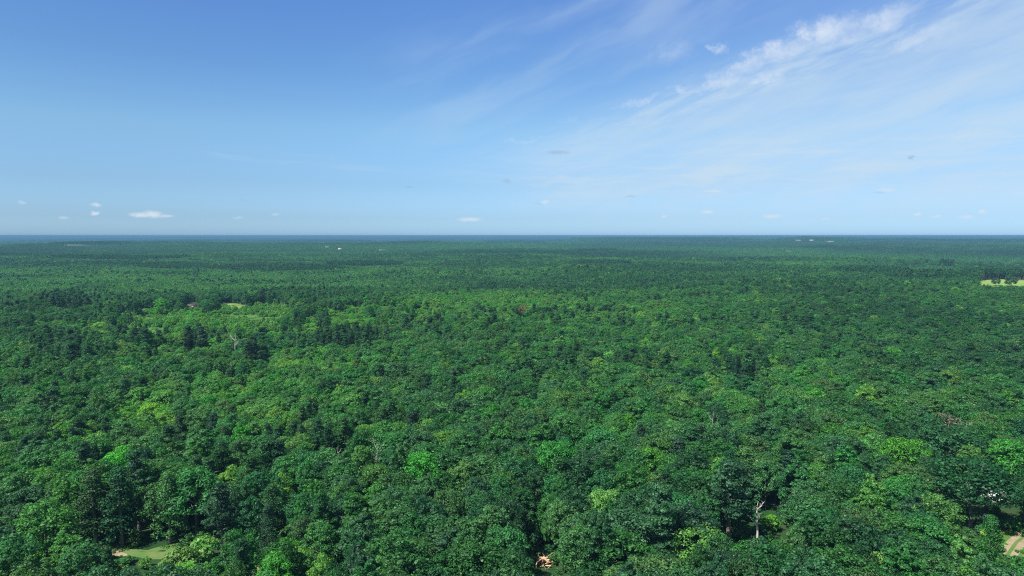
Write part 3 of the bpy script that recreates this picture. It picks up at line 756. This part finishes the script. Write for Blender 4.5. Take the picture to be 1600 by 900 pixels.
for e in OPEN:
    for f in (.1, .5, 1.0): ok_ &= ~in_ell(u0 + (u1 - u0) * f, v0 + (v1 - v0) * f, (e[0], e[1], e[2] + 2.5 * F / ud_, e[3] + 1))
for e in GAPS: ok_ &= ~in_ell(u1, v1, (e[0], e[1], e[2] * .45, e[3] * .5))
# scrub and saplings dotted over the left clearing
qx_, qy_ = rng.uniform(-560, -60, 16000), rng.uniform(560, 1150, 16000); qz_ = height(qx_, qy_); q0, q1 = project(qx_, qy_, qz_)
kq = np.zeros(len(qx_), bool)
for e in [(320, 505, 134, 20), (450, 504, 134, 20), (595, 497, 90, 14), (235, 500, 60, 14), (400, 486, 70, 9)]: kq |= in_ell(q0, q1, e)
kq &= (vnoise(qx_ / 28, qy_ / 28, 51) > .34) & ~in_ell(q0, q1, (362, 478, 28, 5)) & ~in_ell(q0, q1, (385, 486, 16, 2)) & ~in_ell(q0, q1, (300, 479, 13, 4))
qx_, qy_, qz_ = qx_[kq], qy_[kq], qz_[kq]; nq_ = len(qx_); qs_ = rng.uniform(.5, 1.3, nq_); qh_ = qs_ * rng.uniform(.6, 1.5, nq_)
pts.append(np.stack([qx_, qy_, qz_ - .2], 1)); a_i.append(SHRUB0 + rng.integers(0, 2, nq_)); a_s.append(np.stack([qs_, qs_, qh_], 1)); a_r.append(rng.uniform(0, 6.28, nq_)); a_t.append(np.clip(rng.normal(.90, .1, nq_), .4, 1))
# small weeds and seedlings on the near grass
wx_, wy_ = rng.uniform(-200, 230, 9000), rng.uniform(150, 330, 9000); wz_ = gzs(wx_, wy_); w0, w1 = project(wx_, wy_, wz_)
kw = in_ell(w0, w1, (248, 864, 88, 12)) | in_ell(w0, w1, (1590, 842, 34, 24)) | in_ell(w0, w1, (165, 853, 24, 10))
kw &= rng.random(len(wx_)) < np.where(vnoise(wx_ / 5, wy_ / 5, 61) > .5, .9, .15)
tx_ = np.abs(w0 - (1588 + (848 - w1) * 1.3)) < 12
kw &= ~(tx_ & (w0 > 1500))
wx_, wy_, wz_ = wx_[kw], wy_[kw], wz_[kw]; nw_ = len(wx_); ws_ = rng.uniform(.08, .3, nw_)
pts.append(np.stack([wx_, wy_, wz_ - .05], 1)); a_i.append(SHRUB0 + rng.integers(0, 2, nw_)); a_s.append(np.stack([ws_, ws_, ws_ * .6], 1)); a_r.append(rng.uniform(0, 6.28, nw_)); a_t.append(np.clip(rng.normal(.75, .12, nw_), .3, 1))
# brush fills every hole in the near canopy that is not an opening
fx_, fy_ = rng.uniform(-420, 420, 9000), rng.uniform(110, 480, 9000)
nx_ = np.concatenate([X, [q[0] for q in NP]]); ny_ = np.concatenate([Y, [q[1] for q in NP]])
sel_ = np.hypot(nx_, ny_) < 560
dmin = np.array([np.min((nx_[sel_] - a) ** 2 + (ny_[sel_] - b) ** 2) for a, b in zip(fx_, fy_)]) ** .5
k_ = (dmin > 4.2) & (np.abs(fx_) < fy_ * .9 + 20); fx_, fy_ = fx_[k_], fy_[k_]; fs_ = rng.uniform(.5, 1.15, len(fx_)); fh_ = fs_ * rng.uniform(.6, 1.0, len(fx_)); fz_ = height(fx_, fy_)
u0, v0 = project(fx_, fy_, fz_); u1, v1 = project(fx_, fy_, fz_ + 4.6 * fh_); fd_ = np.hypot(fx_, fy_); okf = np.ones(len(fx_), bool)
for e in [(248, 863, 74, 8), (165, 853, 20, 9), (1588, 848, 24, 16), (851, 878, 7, 9), (396, 892, 6, 6), (50, 856, 8, 6), (1572, 778, 20, 8), (1540, 808, 6, 5)]:
    for f in (.1, .5, 1.0): okf &= ~in_ell(u0 + (u1 - u0) * f, v0 + (v1 - v0) * f, e)
pts.append(np.stack([fx_, fy_, fz_ - .2], 1)[okf]); a_i.append(SHRUB0 + rng.integers(0, 2, okf.sum())); a_s.append(np.stack([fs_, fs_, fh_], 1)[okf]); a_r.append(rng.uniform(0, 6.28, okf.sum())); a_t.append(np.clip(rng.normal(.55, .16, okf.sum()), .1, 1))
pts.append(np.stack([ux_, uy_, uz_ - .3], 1)[ok_]); a_i.append(np.full(ok_.sum(), SHRUB0) + rng.integers(0, 2, ok_.sum())); a_s.append(np.stack([us_, us_, uh_], 1)[ok_]); a_r.append(rng.uniform(0, 6.28, ok_.sum())); a_t.append(ut_[ok_])
def add_tiles(size, r0, r1, ids, pid, sink):
    gx_ = np.arange(-r1, r1, size * .93); gy_ = np.arange(0, r1, size * .93)
    A, B = np.meshgrid(gx_, gy_); A, B = A.ravel(), B.ravel()
    A = A + rng.uniform(-size * .05, size * .05, len(A)); B = B + rng.uniform(-size * .05, size * .05, len(B))
    d = np.hypot(A, B); k = (d > r0) & (d < r1) & (np.abs(np.arctan2(A, B)) < .76)
    for (fx, fy), f in zip(FARM_POS, FARMS):
        fd = math.hypot(fx, fy)
        if fd > 2500:
            ux, uy = fx / fd, fy / fd
            al = A * ux + B * uy - fd; ac = np.abs(A * uy - B * ux)
            k &= ~((al > -size * 1.2) & (al < size * .45) & (ac < max(size * .55, f[2] * fd / F * .6)))
    A, B = A[k], B[k]; h = height(A, B); px_, py_ = project(A, B, h + 17)
    pn = rng.random(len(A)) < np.clip(.10 + (vnoise(A / 900, B / 1400, 31) - .55) * 2.2, .02, .9); sc_ = np.ones(len(A))
    for e in GROW:
        m_ = in_ell(px_, py_, e)
        pn = np.where(m_, e[5] > .5, pn); sc_ = np.where(m_, np.clip(e[6], .5, 1.2), sc_)
    ii = np.where(pn, pid, rng.choice(ids, len(A)))
    q = rng.integers(0, 4, len(A)) * math.pi / 2
    pts.append(np.stack([A, B, h - sink], 1)); a_i.append(ii); a_s.append(np.stack([np.ones(len(A)), np.ones(len(A)), sc_], 1)); a_r.append(q); a_t.append(.45 + (vnoise(A / 700, B / 1100, 41) - .5) * .75 + rng.normal(0, .03, len(A)))
add_tiles(80, R_SINGLE - 20, 6600, [T0, T0 + 1], T0 + 2, .5)
add_tiles(400, 6400, 34000, [T0 + 3, T0 + 4], T0 + 5, 1.0)
P = np.concatenate(pts)
me = bpy.data.meshes.new('forest'); me.vertices.add(len(P)); me.vertices.foreach_set('co', P.astype(np.float32).ravel())
def attr(nm, typ, arr, key='value'):
    a = me.attributes.new(nm, typ, 'POINT'); a.data.foreach_set(key, arr)
attr('pick', 'INT', np.concatenate(a_i).astype(np.int32)); attr('turn', 'FLOAT', np.concatenate(a_r).astype(np.float32))
attr('size', 'FLOAT_VECTOR', np.concatenate(a_s).astype(np.float32).ravel(), 'vector'); attr('tint', 'FLOAT', np.concatenate(a_t).astype(np.float32))
forest = bpy.data.objects.new('forest', me); sc.collection.objects.link(forest)
tag(forest, 'endless dense green wood covering the land to the horizon', 'forest', kind='stuff')
ng = bpy.data.node_groups.new('grow_forest', 'GeometryNodeTree')
ng.interface.new_socket('Geometry', in_out='INPUT', socket_type='NodeSocketGeometry'); ng.interface.new_socket('Geometry', in_out='OUTPUT', socket_type='NodeSocketGeometry')
G = NT(ng)
gi, go = G.n('NodeGroupInput'), G.n('NodeGroupOutput')
ci = G.n('GeometryNodeCollectionInfo', {'Separate Children': True, 'Reset Children': True}); ci.inputs[0].default_value = protos
def named(nm, typ):
    nd = G.n('GeometryNodeInputNamedAttribute', data_type=typ); nd.inputs[0].default_value = nm; return nd.outputs[0]
rotv = G.n('ShaderNodeCombineXYZ', {2: named('turn', 'FLOAT')})
iop = G.n('GeometryNodeInstanceOnPoints', {'Points': gi.outputs[0], 'Instance': ci.outputs[0], 'Pick Instance': True, 'Instance Index': named('pick', 'INT'), 'Rotation': rotv.outputs[0], 'Scale': named('size', 'FLOAT_VECTOR')})
G.put(go.inputs[0], iop.outputs[0])
md = forest.modifiers.new('grow', 'NODES'); md.node_group = ng
print('trees: solo', len(solo), 'rmax', rmax, 'points', len(P))

# ------------------------------------------------------------------ dead trees
def snag(px, py_top, hpx, forks, mat, label, seed, lean=0.0, above_base=6.0):
    """bare dead tree whose visible top reaches (px, py_top) and whose visible part is hpx tall"""
    rng = np.random.default_rng(seed)
    x, y, z = at(px, py_top + hpx, above_base); dist = math.sqrt(x * x + y * y + 5000)
    H = above_base + hpx * dist / F * 1.06
    root = empty('dead_tree', (x, y, z)); tag(root, label, 'dead tree', 'bare dead trees standing in the wood')
    g = Geo(); r0 = .36 if px in (1184, 367) else .19
    fk = H * .62
    tube(g, [(0, 0, -.4), (.15 + lean * .3, 0, H * .3), (lean * .6, .1, fk), (lean + .2, .1, H * .85), (lean + .5, 0, H)], [r0 * 1.2, r0, r0 * .8, r0 * .5, r0 * .16], 7)
    g.obj('trunk', [mat], root).data.validate()
    for i in range(forks):
        a = rng.uniform(0, 6.28); f = .5 + .42 * i / forks; b = np.array((lean * f, .1 * f, H * f)); L = H * rng.uniform(.14, .26)
        sx_ = (1 if i % 2 else -1)
        d = np.array((sx_ * abs(math.cos(a)) * .7 + sx_ * .25, math.sin(a) * .5, 1.0)); d /= np.linalg.norm(d)
        e = b + d * L
        bg_ = Geo(); tube(bg_, [b, b + d * L * .5 + np.array((sx_ * .35, 0, -.1)), e], [r0 * .5, r0 * .34, r0 * .12], 5)
        for q in range(6):
            f2 = .3 + .12 * q; p = b + (e - b) * f2; dd = d + rng.normal(0, .7, 3); dd /= np.linalg.norm(dd)
            tube(bg_, [p, p + dd * L * .4], [r0 * .2, r0 * .05], 4)
        bg_.obj('limb', [mat], root).data.validate()
snag(1184, 788, 42, 4, PALEBARK, 'bare white forked snag beside the small lime tree at lower right', 1, -.6, 5)
snag(588, 692, 24, 5, ASHBARK, 'bare white forked snag left of the yellow green giant', 2, .3, 12)
snag(530, 700, 16, 6, PALEBARK, 'low bare snag with spreading limbs beside the dark gap', 3, -.8, 12)
snag(1113, 644, 28, 3, GREYBARK, 'thin grey snag standing right of centre in the middle distance', 4, 0, 12)
snag(367, 524, 30, 3, PALEBARK, 'tall pale dead trunk in front of the left clearing', 5, .5, 10)
snag(361, 564, 22, 2, GREYBARK, 'grey dead trunk just below the tall pale dead trunk', 6, 0, 10)
snag(1510, 662, 16, 7, ASHBARK, 'pale spreading dead branches near the right edge', 11, -.5, 13)
snag(1245, 800, 16, 2, PALEBARK, 'short pale trunk in the dark gap right of the white snag', 13, 0, 5)
# tree with brown dead leaves and a greyish half dead crown
def brown_tree(px, py, w, stops, label, seed):
    zt = 17.0; x, y, z = at(px, py, zt * .72); dist = math.sqrt(x * x + y * y + 5000); s_ = w * dist / F / 10.4
    root = empty('dying_tree', (x, y, z), 0, (s_, s_, max(.9, s_ * .8)))
    m_ = leaf_mat('dead_leaves', stops, .1)
    r = np.random.default_rng(seed); c = crown_geo(r, 'oak', 5.2, 6, 18, 36, 34, .5).obj('crown', [m_], root); c['tint'] = .5; c.data.validate()
    trunk_geo(r, 'oak', 5.2, 6, 18).obj('trunk', [GREYBARK], root).data.validate(); tag(root, label, 'dying tree')
brown_tree(819, 488, 20, [(0, (.14, .07, .04)), (1, (.30, .15, .10))], 'rust brown dead crowned tree alone in the green at centre', 1)
brown_tree(1480, 662, 34, [(0, (.07, .09, .055)), (1, (.16, .15, .11))], 'grey brown half dead crown below the yellow lime crown at the right', 2)

# ------------------------------------------------------------------ pile of cut timber
def timber():
    x, y, z = at(851, 878, .6); root = empty('timber_pile', (x, y, z)); tag(root, 'pile of orange tan cut logs and broken limbs in a narrow gap', 'timber pile')
    m_ = simple_mat('fresh_cut_wood', (.50, .33, .21), .8, .3, 2); r = np.random.default_rng(8)
    for i in range(18):
        g = Geo(); a = r.uniform(0, 3.14); L = r.uniform(1.8, 4.4); c = np.array((r.normal(0, 1.0), r.normal(0, 2.6), .25 + r.uniform(0, 1.5)))
        d = np.array((math.cos(a), math.sin(a), r.normal(0, .25))) * L / 2
        tube(g, [c - d, c + d * .2 + (0, 0, .1), c + d], [.24, .2, .1], 6)
        g.obj('log', [m_], root).data.validate()
    for i in range(12):
        g = Geo(); c = np.array((r.normal(0, 1.3), r.normal(0, 3.0), .3)); d = np.array((r.normal(0, .8), r.normal(0, .8), 1.0)) * r.uniform(1.2, 3.0)
        tube(g, [c, c + d * .5 + (.1, 0, 0), c + d], [.12, .08, .03], 5); g.obj('branch', [m_], root).data.validate()
timber()

# ------------------------------------------------------------------ buildings and vehicles
WHITE = simple_mat('white_painted_siding', (.78, .78, .76), .6, .06, 2); ROOFM = simple_mat('grey_metal_roof', (.42, .43, .44), .5, .12, 2, .1)
CREAM = simple_mat('cream_siding', (.55, .53, .47), .7, .08, 2); GREYW = simple_mat('weathered_siding', (.42, .43, .43), .7, .1, 2); GLASS = simple_mat('dark_window_glass', (.03, .04, .05), .15, .1, 2, 0, .6); RED = simple_mat('rusty_red_roof', (.07, .05, .045), .7, .25, 1.5); DARKW = simple_mat('dark_door_paint', (.12, .09, .08), .6, .2, 2)
def gable(root, L, Wd, H, rise, wall_m, roof_m, nwin=3, win=True):
    g = Geo(); box(g, (0, 0, H / 2), (L, Wd, H)); x = L / 2 - .02; w = Wd / 2
    for s_ in (-1, 1): g.add([(s_ * x, -w, H), (s_ * x, w, H), (s_ * x, 0, H + rise)], [(0, 1, 2, 2)])
    g.obj('wall', [wall_m], root).data.validate()
    g = Geo(); o = .5; t = .14
    for s_ in (-1, 1):
        a = np.array([(-L / 2 - o, 0, H + rise + t), (L / 2 + o, 0, H + rise + t), (L / 2 + o, s_ * (w + o), H - rise * o / w + t), (-L / 2 - o, s_ * (w + o), H - rise * o / w + t)])
        b = a - (0, 0, t)
        g.add(np.concatenate([a, b]), [(0, 1, 2, 3), (7, 6, 5, 4), (0, 4, 5, 1), (1, 5, 6, 2), (2, 6, 7, 3), (3, 7, 4, 0)])
    g.obj('roof', [roof_m], root).data.validate()
    if win:
        for k in range(nwin):
            g = Geo(); xx = -L / 2 + L * (k + .5) / nwin
            if k == nwin // 2: box(g, (xx, -Wd / 2 - .03, 1.05), (1.0, .08, 2.1)); g.obj('door', [DARKW], root).data.validate()
            else: box(g, (xx, -Wd / 2 - .03, H * .6), (1.2, .08, H * .36)); g.obj('window', [GLASS], root).data.validate()
def building(name, px, py, above, L, Wd, H, rise, rz, wm, rm, label, cat, nwin=3):
    x, y, z = at(px, py, above); root = empty(name, (x, y, ground_z(x, y) - .05), rz); gable(root, L, Wd, H, rise, wm, rm, nwin); tag(root, label, cat); return root
building('mobile_home', 1578, 774, 2.6, 13, 5, 3.0, .9, -.25, WHITE, ROOFM, 'white trailer home with a pale metal roof half hidden under trees', 'mobile home', 5)
building('farmhouse', 300, 478, 3.0, 11, 8, 3.2, 2.6, .5, WHITE, RED, 'small white farmhouse with a dark brown roof in the left clearing', 'house', 5)
def car(px, py, rz, label):
    x, y, z = at(px, py, .8); root = empty('parked_car', (x, y, ground_z(x, y) + .02), rz); tag(root, label, 'car')
    prof = [(-2.25, .35), (-2.25, .85), (-2.05, 1.0), (-1.5, 1.05), (-1.0, 1.5), (.45, 1.52), (1.15, 1.02), (2.0, .92), (2.25, .7), (2.25, .35)]
    w = .88; g = Geo(); k = len(prof)
    V = [(a, s_ * (w - (.14 if b > 1.2 else 0)), b) for s_ in (-1, 1) for a, b in prof]
    Fc = [(i, (i + 1) % k, k + (i + 1) % k, k + i) for i in range(k)]
    bm_faces = [tuple(reversed(f)) for f in Fc] + [tuple(range(k)), tuple(reversed(range(k, 2 * k)))]
    paint = simple_mat('white_car_paint', (.8, .8, .8), .3, .03, 2, 0, .6)
    mesh_obj('body', V, bm_faces, [paint], root)
    for nm, x0, x1 in (('windscreen', .55, 1.08), ('rear_window', -1.4, -1.05)):
        za, zb = (1.46, 1.08) if nm == 'windscreen' else (1.12, 1.44)
        g = Geo(); g.add([(x0, -.66, za + .03), (x1, -.72, zb + .03), (x1, .72, zb + .03), (x0, .66, za + .03), (x0, -.66, za), (x1, -.72, zb), (x1, .72, zb), (x0, .66, za)], [(0, 1, 2, 3), (7, 6, 5, 4), (0, 4, 5, 1), (2, 6, 7, 3)])
        g.obj(nm, [GLASS], root).data.validate()
    for s_ in (-1, 1):
        g = Geo(); box(g, (-.2, s_ * .83, 1.22), (1.5, .04, .3)); g.obj('side_window', [GLASS], root)
    tyre = simple_mat('tyre_rubber', (.03, .03, .03), .9, .1)
    for a in (-1.4, 1.4):
        for s_ in (-1, 1):
            g = Geo(); tube(g, [(a, s_ * .92, .33), (a, s_ * .70, .33)], [.33, .33], 14); tube(g, [(a, s_ * .925, .33), (a, s_ * .92, .33)], [.02, .33], 14); g.obj('wheel', [tyre], root).data.validate()
car(1540, 808, .9, 'white car parked in a gap between trees below the white trailer')
car(1543, 774, .2, 'white car parked at the left end of the trailer home')
# far farm buildings and cleared strips
for (x, y), (px, py, w, kind) in zip(FARM_POS, FARMS):
    z = ground_z(x, y); d = math.hypot(x, y); wm = w * d / F
    az_ = math.atan2(x, y)
    if kind != 'field':
        L = wm if kind == 'long' else wm * .8
        root = empty('barn', (x, y, z - .5), -az_); hh = 10 if kind == 'shed' else 7
        gable(root, L, 18, hh, 4, [WHITE, CREAM, GREYW][px % 3], ROOFM, 5)
        where = {118: 'at the far left above the dark pines', 512: 'left of two far specks left of centre', 531: 'lower right of the two far specks left of centre', 600: 'long and low in the far woods left of centre', 1247: 'first from the left on the far right skyline', 1268: 'brightest on the far right skyline', 1297: 'last and lowest on the far right skyline'}[px]
        tag(root, 'distant white metal barn, ' + where, 'barn', 'white barns in the far woods')
def strip(px, py, w, label):
    i = [f[0] for f in FARMS].index(px); x, y = FARM_POS[i]; d = math.hypot(x, y); hw = w * d / F / 2; az_ = math.atan2(x, y); dep = 90 if d > 3000 else 45
    V, Q = [], []; nx, ny = 16, 8
    for a in range(nx + 1):
        for b in range(ny + 1):
            u, v = (a / nx * 2 - 1), (b / ny * 2 - 1); k = math.sqrt(max(0, 1 - abs(v) ** 3 * .5)); lx, ly = u * hw * k, v * dep
            wx, wy = x + lx * math.cos(az_) + ly * math.sin(az_), y - lx * math.sin(az_) + ly * math.cos(az_)
            V.append((wx, wy, ground_z(wx, wy) + .3))
    for a in range(nx):
        for b in range(ny): Q.append((a * (ny + 1) + b, (a + 1) * (ny + 1) + b, (a + 1) * (ny + 1) + b + 1, a * (ny + 1) + b + 1))
    tag(mesh_obj('field', np.array(V), np.array(Q), [FIELD]), label, kind='structure')
strip(118, 382, 34, 'pale cleared strip around the far left barn'); strip(350, 402, 18, 'pale cut strip in the far left woods'); strip(600, 391.5, 20, 'pale clearing around the long low barn')
strip(898, 424.5, 12, 'small pale opening in the woods beyond centre'); strip(1232, 391, 7, 'tiny pale opening in the far right woods'); strip(1390, 385.5, 9, 'pale opening far off at the right')
# trees in the hay field
for k_, (px, py, s_, hh_, lab) in enumerate([(1556, 446.5, 1.0, .95, 'left one of two lone dark trees in the hay field'), (1580, 447.5, 1.5, 1.25, 'larger right one of two lone dark trees in the hay field')]):
    x, y, z = at(px, py); r_ = np.random.default_rng(900 + k_)
    root = empty('broadleaf_tree', (x, y, z - .1), 0, (s_, s_, hh_)); tag(root, lab, 'broadleaf tree', 'lone trees in the hay field')
    c = crown_geo(r_, 'oak', 7.5, 1.0, 15.5, 60, 60, .6).obj('crown', [LEAF], root); c['tint'] = .22; c.data.validate()
    trunk_geo(r_, 'oak', 7.5, 1.0, 15.5).obj('trunk', [BARK], root).data.validate()

# ------------------------------------------------------------------ haze
def haze(dens, col, aniso):
    g = Geo(); R_ = 62000.0; zb, zt = float(gz.min()) - 1.0 - 5, max(float(gz.max()) + 32, CAM_Z + 4)
    box(g, (0, 0, (zb + zt) / 2), (2 * R_, 2 * R_, zt - zb))
    m_, T = new_mat('haze_air')
    v = T.n('ShaderNodeVolumePrincipled', {'Color': (*col, 1), 'Density': dens, 'Anisotropy': aniso}); T.n('ShaderNodeOutputMaterial', {1: v.outputs[0]})
    o = g.obj('haze', [m_]); tag(o, 'thin blue summer haze over the far woods', kind='stuff')
haze(9.5e-5, (.15, .33, .52), .0)
